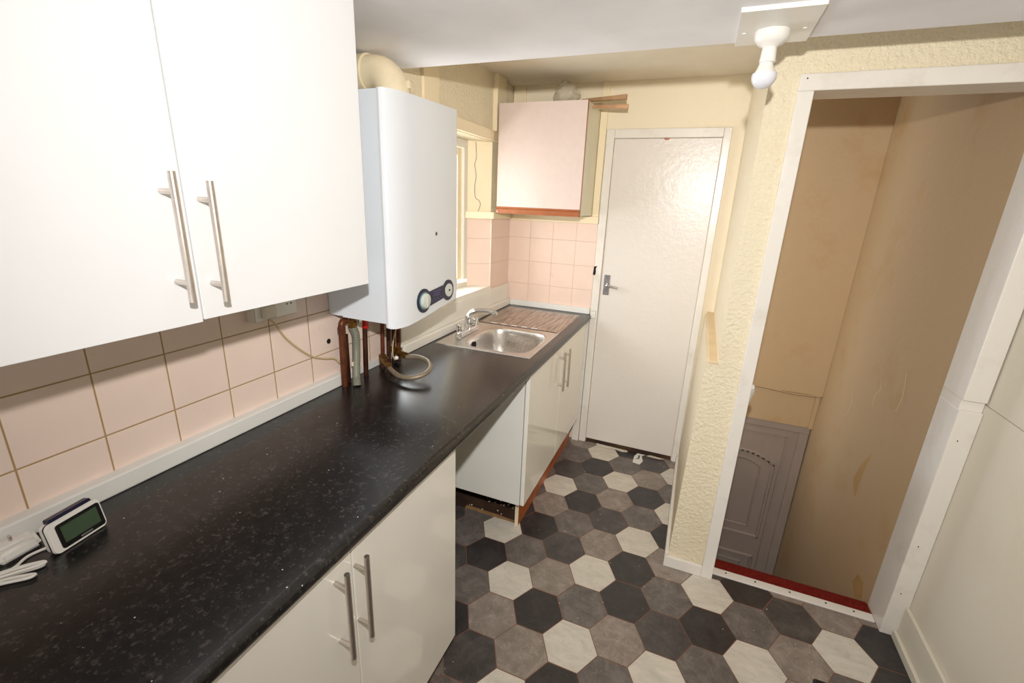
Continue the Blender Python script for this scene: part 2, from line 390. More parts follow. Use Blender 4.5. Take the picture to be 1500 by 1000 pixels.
# window
w = thing('window_1', 'white framed window in a recess beside the boiler', 'window', (-.14, 1.95, WZ0), kind='structure')
fr = [(-.17, -.115, WY0, WY1, WZ0, WZ0+.03), (-.17, -.115, WY0, WY1, WZ1-.04, WZ1), (-.17, -.115, WY0, WY0+.05, WZ0+.045, WZ1-.04), (-.17, -.115, 2.325, 2.37, WZ0+.045, WZ1-.04)]
obj('window_frame', BB(fr, .003), M['frame'], w)
sash = [(-.16, -.128, 2.27, 2.318, WZ0+.05, WZ1-.045), (-.16, -.128, WY0+.06, 2.27, WZ0+.03, WZ0+.06), (-.16, -.128, WY0+.06, 2.27, WZ1-.085, WZ1-.045), (-.16, -.128, 1.93, 1.965, WZ0+.09, WZ1-.085)]
obj('window_sash', BB(sash, .003), M['creamwood'], w)
obj('window_pane', B(-.148, -.142, WY0+.06, 2.272, WZ0+.08, WZ1-.07), M['glass'], w)
obj('window_sill', BB([(-.115, .012, WY0, WY1, WZ0-.02, WZ0+.004)], .002), M['board'], w)

# far wall with door hole hidden behind the door; one solid wall
wf = struct('wall_far', BB([(-.22, 1.36, YF, YF+.1, -.1, 2.5)]), M['cream'], 'cream end wall around the plain white door', 'wall')
obj('tile_splashback', BB([(.006, .588, YF-.006, YF, .94, 1.478)]), M['tileF'], wf)
struct('wall_right', BB([(XR, XR+.12, YB, YO+.12, -.1, 1.0), (XR+.003, XR+.12, YB, YO+.12, 1.0015, 2.5)]), M['rightw'], 'greige right-hand wall with a horizontal board joint', 'wall')
struct('wall_back', BB([(-.22, XR+.12, YB-.1, YB, -.1, 2.5)]), M['cream'], 'cream wall behind the photographer', 'wall')

# partition between kitchen and stairs, with the stair opening
OX0, OX1, OZ = 1.449, 2.07, 1.962
wp = struct('wall_stair', BB([(1.315, OX0-.006, YO, YO+.11, 0, 2.5), (OX0-.006, OX1+.006, YO, YO+.11, OZ+.006, 2.5), (OX1+.006, XR, YO, YO+.11, 0, 2.5), (1.315, 1.40, YO+.11, YF+.01, 0, 2.5)]), M['woodchip'], 'cream woodchip partition between kitchen and stairwell', 'wall')
bm = bmesh.new(); hexa(bm, [(1.254, YO-.001, 0), (1.3151, YO-.001, 0), (1.3151, YF, 0), (1.254, YF, 0), (1.272, YO-.001, 1.0), (1.3151, YO-.001, 1.0), (1.3151, YF, 1.0), (1.272, YF, 1.0)])
obj('dado_boxing', bm, M['woodchip'], wp)
struct('trim_1', B(1.280, 1.317, YO-.006, YF, 1.0, 1.012, bev=.003), M['capwood'], 'bare wood cap on the low boxing beside the stair wall', 'trim')
struct('trim_2', BB([(1.240, 1.2555, YO-.016, YF, 0, .075), (1.240, 1.402, YO-.018, YO-.001, 0, .055)], .003), M['gloss'], 'chipped white skirting around the foot of the cream pillar', 'skirting')
bm = bmesh.new()
ubox(bm, 1.402, OX0, YO-.018, YO+.125, 0, OZ, bev=.003); ubox(bm, 1.402, XR-.001, YO-.018, YO+.125, OZ, OZ+.050, bev=.003)
ubox(bm, OX1, XR-.0005, YO-.018, YO+.125, 0, .972, bev=.003); ubox(bm, OX1, XR-.0005, YO-.018, YO+.125, 1.008, OZ, bev=.003); ubox(bm, OX1+.001, XR-.001, YO-.007, YO+.125, .97, 1.01, bev=.001)
da = struct('trim_3', bm, M['gloss'], 'white painted frame around the open stairway', 'door frame')
obj('screw_hole', BB([(1.420, 1.424, YO-.0188, YO-.0178, 1.996, 2.000)]), M['hole'], da)
for zz in (.20, .42, .86): obj('screw_hole', BB([(2.092, 2.095, YO-.0188, YO-.0178, zz, zz+.005)]), M['hole'], da)
struct('trim_4', BB([(XR-.014, XR, YB+.01, YO-.02, 0, .15), (XR-.028, XR-.014, YB+.01, YO-.02, 0, .035)], .003), M['rightw'], 'deep painted skirting along the right-hand wall', 'skirting')

# stairwell
struct('wall_stair_right', B(OX1+.002, XR+.1, YO+.125, 3.42, -2.6, 2.6), M['stair'], 'scuffed shade-toned wall on the right of the stairs', 'wall')
wsr = [o for o in COL.objects if o.name == 'wall_stair_right'][0]
M['ochre'] = plain('ochre_bare_patch', (186, 148, 92), .7, var=.1)
for (pp, nm) in (([(2.285, .519), (2.312, .40), (2.317, .261), (2.35, .27), (2.40, .318), (2.37, .40), (2.335, .455)], 'bare_patch'), ([(1.99, .03), (2.06, .02), (2.09, -.05), (2.02, -.08), (1.96, -.03)], 'bare_patch')):
    bm = bmesh.new(); prism(bm, pp, 0, OX1+.0012, OX1+.0022); q = obj(nm, bm, M['ochre'], wsr); q['label'] = 'ochre patch where paint has flaked'
for ln in ([(2.42, .85), (2.40, .80), (2.44, .76), (2.43, .70)], [(2.2, .95), (2.17, .86), (2.19, .78)], [(2.72, .66), (2.70, .60), (2.73, .52)]):
    bm = bmesh.new(); tube(bm, [(OX1+.002, a, b) for a, b in ln], .0006, 5, smooth=4); obj('scratch', bm, M['endgrain'], wsr)
struct('wall_stair_left', B(1.33, 1.40, YO+.13, 3.42, -2.6, 0.0), M['stair'], 'shade-toned wall on the left of the stairs', 'wall')
sl = struct('wall_stair_far', BB([(1.401, OX1+.001, 3.2, 3.42, .445, 2.6), (1.401, OX1+.001, 3.25, 3.42, .19, .445), (2.045, OX1+.001, 3.235, 3.42, .19, .444)]), M['stair'], 'shade-toned wall over the front door at the foot of the stairs', 'wall')
bm = bmesh.new(); tube(bm, [(1.42, 3.197, .450), (1.6, 3.197, .452), (1.78, 3.196, .446), (1.85, 3.194, .440), (1.93, 3.196, .436), (2.06, 3.197, .444)], .004, 6, smooth=4)
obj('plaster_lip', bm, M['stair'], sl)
struct('ceiling', B(1.36, XR+.1, YO+.12, 3.42, 2.5, 2.6), M['stair'], 'shade-toned ceiling above the stairwell', 'ceiling')
struct('floor', B(1.33, XR+.1, YO+.13, 3.5, -2.1, -1.95), M['redcarpet'], 'hall floor at the foot of the stairs', 'floor')
d2 = thing('door_2', 'shade-toned white panelled front door at the foot of the stairs', 'door', (1.72, 3.3, -1.95), kind='structure')
obj('door_frame', BB([(1.401, 2.068, 3.26, 3.34, .135, .19), (2.01, 2.066, 3.26, 3.34, -1.95, .135), (1.401, 1.42, 3.26, 3.34, -1.95, .135)], .004), M['upvc'], d2)
leaf = obj('door_leaf', BB([(1.42, 2.01, 3.275, 3.33, -1.94, .132)]), M['upvc'], d2)
def frame_line(bm, pts, w_, d_, y, closed=False):
    n = len(pts); rng = range(n if closed else n-1)
    for i in rng:
        a = Vector((pts[i][0], 0, pts[i][1])); b = Vector((pts[(i+1) % n][0], 0, pts[(i+1) % n][1])); t = (b-a)
        if t.length < 1e-5: continue
        t.normalize(); nn = Vector((-t.z, 0, t.x))*w_/2; a2 = a-t*w_*.3; b2 = b+t*w_*.3
        lo = [a2-nn, b2-nn, b2+nn, a2+nn]
        hexa(bm, [Vector((p.x, y, p.z)) for p in lo]+[Vector((p.x+(0), y-d_, p.z)) for p in [a2-nn*.4, b2-nn*.4, b2+nn*.4, a2+nn*.4]])
def arch(cx, hw, zb, zs, rise, n=12):
    top = [(cx+hw-2*hw*i/n, zs+rise*(1-((i/n)*2-1)**2)) for i in range(n+1)]
    return [(cx-hw, zb), (cx+hw, zb)]+top
bm = bmesh.new()
frame_line(bm, [(1.46, -1.9), (1.945, -1.9), (1.945, .085), (1.46, .085)], .012, .010, 3.275, True)
frame_line(bm, arch(1.69, .215, -.775, -.15, .07), .026, .014, 3.275, True)
frame_line(bm, arch(1.69, .135, -.70, -.19, .05), .014, .010, 3.275, True)
obj('door_moulding', bm, M['upvc'], leaf)
bm = bmesh.new()
frame_line(bm, [(1.475, -1.75), (1.90, -1.75), (1.90, -.96), (1.475, -.96)], .026, .014, 3.275, True)
frame_line(bm, [(1.555, -1.68), (1.83, -1.68), (1.83, -1.03), (1.555, -1.03)], .014, .010, 3.275, True)
obj('door_moulding', bm, M['upvc'], leaf)
# stairs: steep flight
bm = bmesh.new(); n = 9; Z0 = -.20; run = .125; rise_ = 1.75/n
for i in range(n):
    y0 = 1.93+run*i; ubox(bm, 1.401, OX1+.001, y0, y0+run+.02, -1.95, -.21-rise_*i)
st = struct('staircase', bm, M['redcarpet'], 'steep red carpeted stairs going down to the front door', 'stairs')
bm = bmesh.new(); prism(bm, [(1.842, -.004), (1.905, -.002), (1.925, -.012), (1.93, -.035), (1.922, -.24), (1.90, -.24), (1.90, -.05), (1.842, -.05)], 0, OX0+.002, OX1)
tag(obj('carpet_nosing', bm, M['redcarpet'], smooth=True), 'strip of red carpet over the top stair edge', 'carpet')
th = thing('threshold_strip', 'worn white threshold bar across the stair opening', 'threshold', (1.76, 1.82, 0))
obj('bar', B(OX0+.001, OX1-.001, 1.801, 1.842, -.02, .006, bev=.003), M['gloss'], th)
for x in (1.51, 1.63, 1.765, 1.90, 2.0):
    bm = bmesh.new(); lathe(bm, [(.004, 0), (.004, .0012), (0, .0015)], (x, 1.824, .0058), n=10); obj('screw', bm, M['hole'], th)
hr = thing('handrail', 'white rounded stair handrail, its end showing past the door frame', 'handrail', (1.44, 1.93, .85))
bm = bmesh.new(); tube(bm, [(1.469, 1.916, .882), (1.469, 1.93, .868), (1.460, 3.1, -.45)], [.012, .020, .020], 16); obj('rail', bm, M['whitepl'], hr, smooth=True)
for yy in (2.1, 2.9):
    bm = bmesh.new(); zz = .868-(yy-1.93)*1.1265; tube(bm, [(1.45, yy, zz), (1.44, yy, zz-.05), (1.40, yy, zz-.05)], .007, 8); obj('bracket', bm, M['steel'], hr)

# ------------------------------------------------------------------ far door
d1 = thing('door_1', 'plain white gloss door at the end of the kitchen', 'door', (.92, 2.74, 0), kind='structure')
bm = bmesh.new()
F0, F1, FT = .594, 1.2537, 2.003
ubox(bm, F0, .640, YF-.022, YF+.0, 0.0, FT, bev=.004); ubox(bm, 1.214, F1, YF-.022, YF, 0.0, FT, bev=.004); ubox(bm, .640, 1.214, YF-.022, YF, 1.954, FT, bev=.004)
fd = obj('door_frame', bm, M['gloss'], d1)
leaf1 = obj('door_leaf', B(.642, 1.212, YF-.012, YF-.0005, .030, 1.952, bev=.002), M['gloss2'], d1)
bm = bmesh.new(); prism(bm, [(.912, 1.953), (.918, 1.945), (.930, 1.943), (.940, 1.946), (.945, 1.953)], 1, YF-.0135, YF-.0115); obj('paint_chip', bm, M['plinth'], leaf1)
M['worn'] = plain('worn_chrome_plate', (150, 146, 148), .3, .8, var=.25, vscale=60)
h = obj('door_handle', B(.660, .696, YF-.018, YF-.012, 1.047, 1.172, bev=.002), M['worn'], leaf1)
bm = bmesh.new(); tube(bm, [(.680, YF-.016, 1.112), (.680, YF-.045, 1.112), (.70, YF-.052, 1.110), (.755, YF-.050, 1.102)], [.008, .008, .0075, .007], 12, smooth=3)
for x in (1.060, 1.16): lathe(bm, [(.004, 0), (.003, .001)], (.678, YF-.018, x), axis=(0, -1, 0), n=10)
obj('door_handle', bm, M['chrome'], leaf1, smooth=True)
bm = bmesh.new(); prism(bm, [(.588, 1.168), (.602, 1.164), (.606, 1.185), (.603, 1.205), (.611, 1.222), (.592, 1.219)], 1, YF-.0232, YF-.0222); obj('strike_hole', bm, M['hole'], fd)
bm = bmesh.new()
for a in ((.597, .631, .934, .936), (.597, .631, .884, .886), (.629, .631, .886, .934)): ubox(bm, a[0], a[1], YF-.0228, YF-.0219, a[2], a[3])
obj('inset_patch_joint', bm, M['print'], fd)
bm = bmesh.new(); ubox(bm, .642, 1.21, YF-.008, YF-.0006, .0, .0295); obj('gap', bm, M['subfloor'], d1)

# battens and trims of the far corner
struct('trim_5', BB([(0, .022, 1.5, 2.58, 1.908, 1.962)], .002), M['creamwood'], 'cream board over the sink window', 'batten')
struct('trim_6', BB([(0, .028, 2.44, 2.562, 1.962, ZF)], .002), M['creamwood'], 'upright cream board above the window corner', 'batten')
struct('trim_7', BB([(0, .014, 1.72, 1.845, 1.962, ZF)], .002), M['creamwood'], 'upright cream board above the boiler', 'batten')
struct('trim_8', BB([(.0, .026, 2.452, YF, 1.480, 1.520), (.026, .592, YF-.026, YF, 1.474, 1.516)], .002), M['creamwood'], 'cream batten wrapping the corner above the pink tiles', 'batten')
bm = bmesh.new(); hexa(bm, [(-.115, 2.345, 1.482), (.026, 2.432, 1.482), (.026, 2.452, 1.482), (-.115, 2.38, 1.482), (-.115, 2.345, 1.52), (.026, 2.432, 1.52), (.026, 2.452, 1.52), (-.115, 2.38, 1.52)])
struct('trim_9', bm, M['creamwood'], 'short cream batten across the window recess side', 'batten')
struct('trim_10', BB([(.548, .588, YF-.016, YF, 1.516, ZF)], .002), M['creamwood'], 'upright cream board between wall cabinet and white door', 'batten')
struct('trim_11', BB([(.006, .085, YF-.016, YF, 1.95, ZF)], .002), M['creamwood'], 'upright cream board in the corner above the pink cabinet', 'batten')
struct('trim_12', B(0, .034, YB+.02, 1.125, .9105, .955, bev=.004), M['upst'], 'white upstand along the near tiled worktop edge', 'upstand')
struct('trim_13', BB([(0, .018, 1.497, YF-.02, .955, 1.056)], .002), M['board'], 'tall white board between worktop and window sill', 'upstand')
struct('trim_14', BB([(0, .034, 1.497, YF-.022, .9105, .954)], .004), M['board'], 'white upstand behind the sink', 'upstand')
struct('trim_15', BB([(.035, .588, YF-.024, YF-.006, .9105, .948)], .003), M['upst'], 'white upstand on the end wall behind the drainer', 'upstand')
struct('trim_16', BB([(.006, .014, 1.126, 1.496, .9105, .940)], .001), M['upst'], 'low white strip behind the pipes', 'upstand')
struct('trim_17', BB([(.545, .592, YF-.030, YF-.001, 0, .905)], .002), M['stairtrim'] if 'stairtrim' in M else M['gloss'], 'narrow painted post between sink cupboard and white door', 'post')

# ------------------------------------------------------------------ base cabinets
def bar_handle(name, parent, x, y, z0, z1, wallx, m0, m1, r=.006):
    bm = bmesh.new(); tube(bm, [(x, y, z0), (x, y, z1)], r, 18)
    for z in (m0, m1): tube(bm, [(wallx, y, z), (x, y, z)], .0048, 12)
    return obj(name, bm, M['steel'], parent, smooth=True)
c1 = thing('base_cabinet', 'cream gloss double base cabinet under the near end of the black worktop', 'cabinet', (.3, .5, 0))
obj('carcass', BB([(.02, .56, .03, .048, .105, .868), (.02, .56, .960, .978, .105, .868), (.02, .56, .048, .960, .105, .123), (.02, .04, .048, .960, .123, .868)]), M['carc'], c1)
obj('plinth', B(.515, .53, -.6, .95, 0, .105), M['plinth'], c1)
dl = obj('door', B(.5605, .58, .032, .5135, .107, .866, bev=.002), M['doorgloss'], c1)
dr = obj('door', B(.5605, .58, .5165, .9775, .107, .866, bev=.002), M['doorgloss'], c1)
bar_handle('handle', dl, .615, .462, .622, .848, .58, .655, .812)
bar_handle('handle', dr, .615, .522, .620, .843, .58, .652, .806)
c2 = thing('base_cabinet', 'cream gloss double sink cabinet at the far end, its grey-white side exposed', 'cabinet', (.3, 2.15, 0))
obj('carcass', BB([(.02, .563, 1.630, 1.648, .195, .868), (.02, .56, 2.655, 2.673, .195, .868), (.02, .56, 1.648, 2.655, .195, .213), (.02, .03, 1.648, 2.655, .213, .868)], .001), M['carc'], c2)
pl = obj('plinth', B(.513, .530, 1.722, 2.70, 0, .193), M['plinth'], c2)
pe = obj('plinth_edge', B(.5125, .5305, 1.718, 1.7225, 0, .193), M['endgrain'], pl)
dl = obj('door', B(.5665, .585, 1.632, 2.136, .197, .866, bev=.002), M['doorgloss'], c2)
dr = obj('door', B(.5665, .585, 2.139, 2.672, .197, .866, bev=.002), M['doorgloss'], c2)
bar_handle('handle', dl, .620, 2.075, .630, .846, .585, .662, .815)
bar_handle('handle', dr, .620, 2.170, .622, .836, .585, .652, .806)

# worktop with sink cut-out
bm = bmesh.new()
prof = [(0, .91), (.585, .91), (.5925, .9085), (.598, .904), (.601, .897), (.601, .883), (.598, .876), (.592, .8715), (.585, .87), (0, .87)]
prism(bm, prof, 1, YB+.02, 1.745)
prism(bm, [(.52, .91)]+prof[1:-1]+[(.52, .87)], 1, 1.745, 2.145)
prism(bm, prof, 1, 2.145, YF-.009)
ubox(bm, 0, .165, 1.745, 2.145, .87, .91)
bm2 = bm
tag(obj('worktop', bm2, M['worktop'], smooth=True, ang=50), 'long black speckled laminate worktop running under boiler and sink', 'worktop')

# ------------------------------------------------------------------ sink
sk = thing('kitchen_sink', 'stainless steel single bowl sink with drainer let into the far worktop', 'sink', (.3, 2.18, .91))
cx, cy, A_, B_ = .343, 1.943, .170, .188
X0, X1, S0, S1, SD = .056, .546, 1.716, 2.656, 2.185
K = 96; angs = [2*pi*i/K for i in range(K)]
for qx, qy in ((X0, S0), (X1, S0), (X1, SD), (X0, SD)):
    a = math.atan2(qy-cy, qx-cx) % (2*pi); j = min(range(K), key=lambda i: abs((angs[i]-a+pi) % (2*pi)-pi)); angs[j] = a
angs.sort()
def rect_pt(a):
    c, s = cos(a), sin(a); t = 1e9
    if c > 1e-9: t = min(t, (X1-cx)/c)
    if c < -1e-9: t = min(t, (X0-cx)/c)
    if s > 1e-9: t = min(t, (SD-cy)/s)
    if s < -1e-9: t = min(t, (S0-cy)/s)
    return cx+c*t, cy+s*t
def sup(a, sa, sb, n=4.5):
    c, s = cos(a), sin(a); r = (abs(c/sa)**n+abs(s/sb)**n)**(-1/n); return cx+c*r, cy+s*r
bm = bmesh.new(); rings = []
rings.append([(*rect_pt(a), .9105) for a in angs]); 
def inset(p, d): return (min(max(p[0], X0+d), X1-d), max(p[1], S0+d))
rings.append([(*inset(rect_pt(a), .003), .9145) for a in angs])
rings.append([(*inset(rect_pt(a), .012), .9125) for a in angs])
rings.append([(*sup(a, A_+.006, B_+.006), .9125) for a in angs])
for f, z in ((1.0, .9105), (.975, .904), (.955, .880), (.93, .83), (.905, .785), (.87, .768), (.80, .760), (.55, .757), (.2, .755)):
    rings.append([(*sup(a, A_*f, B_*f, 4.5 if f > .8 else 3), z) for a in angs])
vr = [[bm.verts.new(p) for p in r] for r in rings]
for a, b in zip(vr, vr[1:]):
    for k in range(K): bm.faces.new([a[k], a[(k+1) % K], b[(k+1) % K], b[k]])
bm.faces.new(vr[-1])
obj('basin', bm, M['sink'], sk, smooth=True, ang=60)
bm = bmesh.new(); lathe(bm, [(.030, .0), (.030, .003), (.022, .003), (.018, .0005), (0, .0005)], (.343, 1.943, .7555), n=24); obj('drain', bm, M['chrome'], sk)
bm = bmesh.new(); lathe(bm, [(.0, .0), (.017, .0), (.018, .002), (.0, .0021)], (.1855, 1.885, .875), axis=(1, 0, .12), n=20); obj('overflow', bm, M['hole'], sk)
nx, ny = 120, 30; bm = bmesh.new(); G = []
def dz(x, y):
    gx = (x-X0)/(X1-X0); e = min(x-X0, X1-x, S1-y)
    base = .9145 if e < .003 else .9125
    if e <= 1e-6: return .9105
    if .075 < x < .50 and 2.245 < y < 2.62:
        m_ = min((y-2.245), (2.62-y), .02)/.02*min(1, (x-.075)/.01, (.50-x)/.01); return base+.0022*m_*abs(sin((x-.075)/.425*pi*11))-.0005
    return base
xs = [X0, X0+.003]+[X0+.004+(X1-X0-.008)*i/nx for i in range(nx+1)]+[X1-.003, X1]
ys = [SD+(S1-.004-SD)*i/ny for i in range(ny+1)]+[S1-.003, S1]
for y in ys: G.append([bm.verts.new((x, y, dz(x, y) if SD < y else (.9105 if x in (X0, X1) else .9125))) for x in xs])
for j in range(len(ys)-1):
    for i in range(len(xs)-1): bm.faces.new([G[j][i], G[j][i+1], G[j+1][i+1], G[j+1][i]])
obj('drainer', bm, M['drain'], sk, smooth=True, ang=60)
for i in range(5):
    bm = bmesh.new(); x = .150+i*.062; ubox(bm, x-.018, x+.018, 2.203-.003, 2.203+.003, .9125, .9160, bev=.0015); obj('drain_slot', bm, M['slot'], sk)

tp = thing('mixer_tap', 'chrome two-handle mixer tap at the back of the sink', 'tap', (.11, 1.94, .9125))
TX = .115
bm = bmesh.new(); tube(bm, [(TX, 1.838, .924), (TX, 1.845, .925), (TX, 2.035, .925), (TX, 2.042, .922)], [.012, .019, .019, .012], 20)
ubox(bm, TX-.02, TX+.02, 1.84, 2.04, .9135, .925, bev=.004)
lathe(bm, [(.020, 0), (.019, .02), (.016, .035), (.015, .045)], (TX, 1.94, .925), n=24)
obj('tap_body', bm, M['chrome'], tp, smooth=True)
for yy in (1.858, 2.022):
    bm = bmesh.new(); lathe(bm, [(.0195, 0), (.019, .012), (.015, .018), (.015, .022), (.0215, .026), (.022, .050), (.018, .056), (0, .057)], (TX, yy, .925), n=24); obj('tap_handle', bm, M['chrome'], tp, smooth=True)
bm = bmesh.new(); tube(bm, [(TX, 1.94, .965), (TX+.004, 1.945, 1.005), (TX+.028, 1.962, 1.030), (TX+.075, 1.99, 1.034), (TX+.118, 2.01, 1.026), (TX+.126, 2.014, 1.012)], [.0165]*9+[.0145]*9+[.013]*9+[.0125]*9+[.0125]*5, 18, smooth=8)
obj('spout', bm, M['chrome'], tp, smooth=True)

# ------------------------------------------------------------------ left wall cabinet
wc = thing('wall_cabinet', 'large white double wall cabinet over the near worktop with two bar handles', 'cabinet', (.16, .45, 1.35))
obj('carcass', BB([(.008, .311, -.06, .919, 1.352, 2.036)], .001), M['white'], wc)
dl = obj('door', B(.3115, .3295, -.056, .4465, 1.343, 2.034, bev=.001), M['white'], wc)
dr = obj('door', B(.3115, .3305, .4490, .9215, 1.347, 2.034, bev=.001), M['white'], wc)
bar_handle('handle', dl, .366, .411, 1.392, 1.610, .3295, 1.425, 1.578)
bar_handle('handle', dr, .366, .4735, 1.382, 1.598, .3305, 1.414, 1.566)

# ------------------------------------------------------------------ boiler
bo = thing('wall_boiler', 'white wall-hung gas boiler with navy control panel beside the window', 'boiler', (.15, 1.3, 1.17))
obj('back_chassis', B(.008, .068, 1.095, 1.495, 1.180, 1.880, bev=.002), M['boilerside'], bo)
bm = bmesh.new(); hexa(bm, [(.070, 1.093, 1.178), (.255, 1.093, 1.178), (.255, 1.492, 1.215), (.070, 1.492, 1.215), (.070, 1.093, 1.881), (.255, 1.093, 1.881), (.255, 1.492, 1.890), (.070, 1.492, 1.890)])
obj('side_case', bm, M['boilerside'], bo)
prof = [(.257, 1.497), (.257, 1.086), (.266, 1.084)]
for i in range(9):
    t = i/8; prof.append((.266+.036*sin(t*pi/2), 1.086+.105*(1-cos(t*pi/2))))
prof += [(.3025, 1.25), (.3025, 1.478), (.300, 1.486), (.288, 1.500), (.262, 1.502)]
bm = bmesh.new(); lo = []; hi = []
def zb(x, y):
    t = (y-1.085)/.415; return 1.168+.050*max(0, t)**1.15-.010*max(0, (x-.257)/.045)
for x, y in prof:
    lo.append(bm.verts.new((x, y, zb(x, y)))); hi.append(bm.verts.new((x, y, 1.882+.010*(y-1.085)/.415)))
nP = len(prof); bm.faces.new(lo); bm.faces.new(hi[::-1])
for i in range(nP): bm.faces.new([lo[i], hi[i], hi[(i+1) % nP], lo[(i+1) % nP]])
obj('front_panel', bm, M['boiler'], bo, smooth=True, ang=35)
def disc(bm, y, z, ry, rz, x0, x1, n=36): prism(bm, [(y+ry*cos(2*pi*k/n), z+rz*sin(2*pi*k/n)) for k in range(n)], 0, x0, x1)
bm = bmesh.new(); pts = []
ya, za, yb, zb_ = 1.242, 1.236, 1.412, 1.248; R1 = .043; R2 = .040
a0 = radians(38)
for k in range(25): a = a0+(2*pi-2*a0)*k/24; pts.append((ya+R1*cos(a), za+R1*sin(a)))
for k in range(25): a = -pi+a0+(2*pi-2*a0)*k/24; pts.append((yb+R2*cos(a), zb_+R2*sin(a)))
prism(bm, pts, 0, .3025, .3055)
cp = obj('control_panel', bm, M['navy'], bo)
bm = bmesh.new(); lathe(bm, [(.031, 0), (.031, .003), (0, .0031)], (.3055, ya, za), (1, 0, 0)); obj('dial_rim', bm, M['dial2'], cp)
bm = bmesh.new(); lathe(bm, [(.027, 0), (.026, .008), (.022, .010), (0, .010)], (.3085, ya, za), (1, 0, 0)); ubox(bm, .3185, .322, ya-.003, ya+.003, za-.020, za+.020); obj('dial', bm, M['dial'], cp, smooth=True)
bm = bmesh.new(); lathe(bm, [(.025, 0), (.025, .004), (0, .0041)], (.3055, yb, zb_), (1, 0, 0)); g_ = obj('pressure_gauge', bm, M['dial'], cp)
bm = bmesh.new(); lathe(bm, [(.0045, 0), (.004, .0015), (0, .0016)], (.3096, yb, zb_), (1, 0, 0), n=12); ubox(bm, .3097, .3102, yb, yb+.014, zb_-.0008, zb_+.0008); obj('needle', bm, M['black'], g_)
bm = bmesh.new()
for (y, z, l) in ((1.30, 1.258, .055), (1.305, 1.250, .04), (1.30, 1.243, .05)): ubox(bm, .3055, .3059, y, y+l, z-.0012, z+.0012)
for i in range(6): ubox(bm, .3055, .3062, 1.296+i*.011, 1.301+i*.011, 1.224+(i % 2)*.006, 1.228+(i % 2)*.006)
obj('control_markings', bm, M['tinyprint'], cp)
bm = bmesh.new(); lathe(bm, [(.0095, 0), (.009, .001), (0, .0011)], (.3025, 1.331, 1.464), (1, 0, 0), n=20); bd = obj('badge', bm, M['agedpl'], bo)
bm = bmesh.new(); lathe(bm, [(.0062, 0), (0, .0004)], (.3036, 1.331, 1.464), (1, 0, 0), n=16); obj('badge_emblem', bm, M['black'], bd)
fe = thing('flue_elbow', 'cream plastic flue elbow rising from the boiler top into the wall', 'flue', (.165, 1.3, 1.88))
bm = bmesh.new(); P = [(.165, 1.30, 1.875), (.165, 1.30, 1.90)]
for k in range(1, 9): a = k/8*pi/2; P.append((.165-.075*(1-cos(a)), 1.30, 1.90+.075*sin(a)))
P += [(.06, 1.30, 1.975), (.0, 1.30, 1.975)]
tube(bm, P, .056, 32); obj('elbow', bm, M['flue'], fe, smooth=True)
bm = bmesh.new(); tube(bm, [(.048, 1.30, 1.975), (.050, 1.30, 1.975), (.072, 1.30, 1.975), (.074, 1.30, 1.975)], [.057, .062, .062, .057], 32); obj('collar', bm, M['flue'], fe, smooth=True)
bm = bmesh.new(); tube(bm, [(.165, 1.30, 1.882), (.165, 1.30, 1.896)], .060, 32); obj('collar', bm, M['flue'], fe, smooth=True)
bm = bmesh.new(); ubox(bm, .205, .225, 1.30, 1.318, 1.925, 1.95, bev=.004); obj('lug', bm, M['flue'], fe)

# pipes
def pipe(label, pts, r, mt, name='pipe', smooth=4, **k):
    bm = bmesh.new(); tube(bm, pts, r, 14, smooth=smooth, **k); return tag(obj(name, bm, mt, smooth=True), label, 'pipe', None)
p1 = thing('copper_pipe', 'stout rusty copper pipe nearest the wall cabinet under the boiler', 'pipe', (.045, 1.108, .91))
bm = bmesh.new(); tube(bm, [(.045, 1.104, .9102), (.045, 1.108, 1.12), (.045, 1.109, 1.138), (.045, 1.113, 1.150), (.046, 1.124, 1.155), (.046, 1.133, 1.156)], .0115, 16, smooth=3); obj('pipe_run', bm, M['copper'], p1, smooth=True)
bm = bmesh.new(); lathe(bm, [(.014, 0), (.014, .022)], (.045, 1.108, 1.112), n=8); obj('compression_nut', bm, M['copper'], p1)
gh = thing('condensate_hose', 'grey corrugated hose hanging between the rusty pipe and the red tap', 'hose', (.06, 1.16, .91))
bm = bmesh.new(); pts = catmull([(.082, 1.126, .912), (.070, 1.140, .96), (.052, 1.168, 1.03), (.05, 1.172, 1.09), (.05, 1.158, 1.125)], 14); tube(bm, pts, .0145, 14, rib=.05); obj('hose', bm, M['greyhose'], gh, smooth=True)
bm = bmesh.new(); lathe(bm, [(.012, 0), (.0165, .004), (.0165, .02), (.012, .024), (.010, .04)], (.05, 1.158, 1.122), n=6); obj('brass_nut', bm, M['brass'], gh)
bm = bmesh.new(); bmesh.ops.create_icosphere(bm, subdivisions=2, radius=.012, matrix=Matrix.Translation((.060, 1.146, .985)))
for v in bm.verts: v.co += Vector((rnd.uniform(-1, 1), rnd.uniform(-1, 1), rnd.uniform(-1, 1)))*.0022
tag(obj('filler_lump', bm, M['rubble']), 'small white lump of filler stuck by the grey hose', 'filler')
gp = thing('gas_pipe', 'thin dark pipe with a red lever tap beneath the boiler', 'pipe', (.05, 1.235, .91))
bm = bmesh.new(); tube(bm, [(.045, 1.222, .9102), (.045, 1.228, 1.05), (.045, 1.235, 1.185)], .0095, 14); obj('pipe_run', bm, M['darkpipe'], gp, smooth=True)
bm = bmesh.new(); tube(bm, [(.048, 1.185, 1.142), (.048, 1.222, 1.142)], .008, 12); lathe(bm, [(.012, 0), (.012, .018)], (.048, 1.186, 1.142), (0, 1, 0), n=6); obj('valve_body', bm, M['chrome'], gp)
bm = bmesh.new(); ubox(bm, .052, .068, 1.210, 1.228, 1.105, 1.152, bev=.004); obj('red_lever', bm, M['red'], gp)
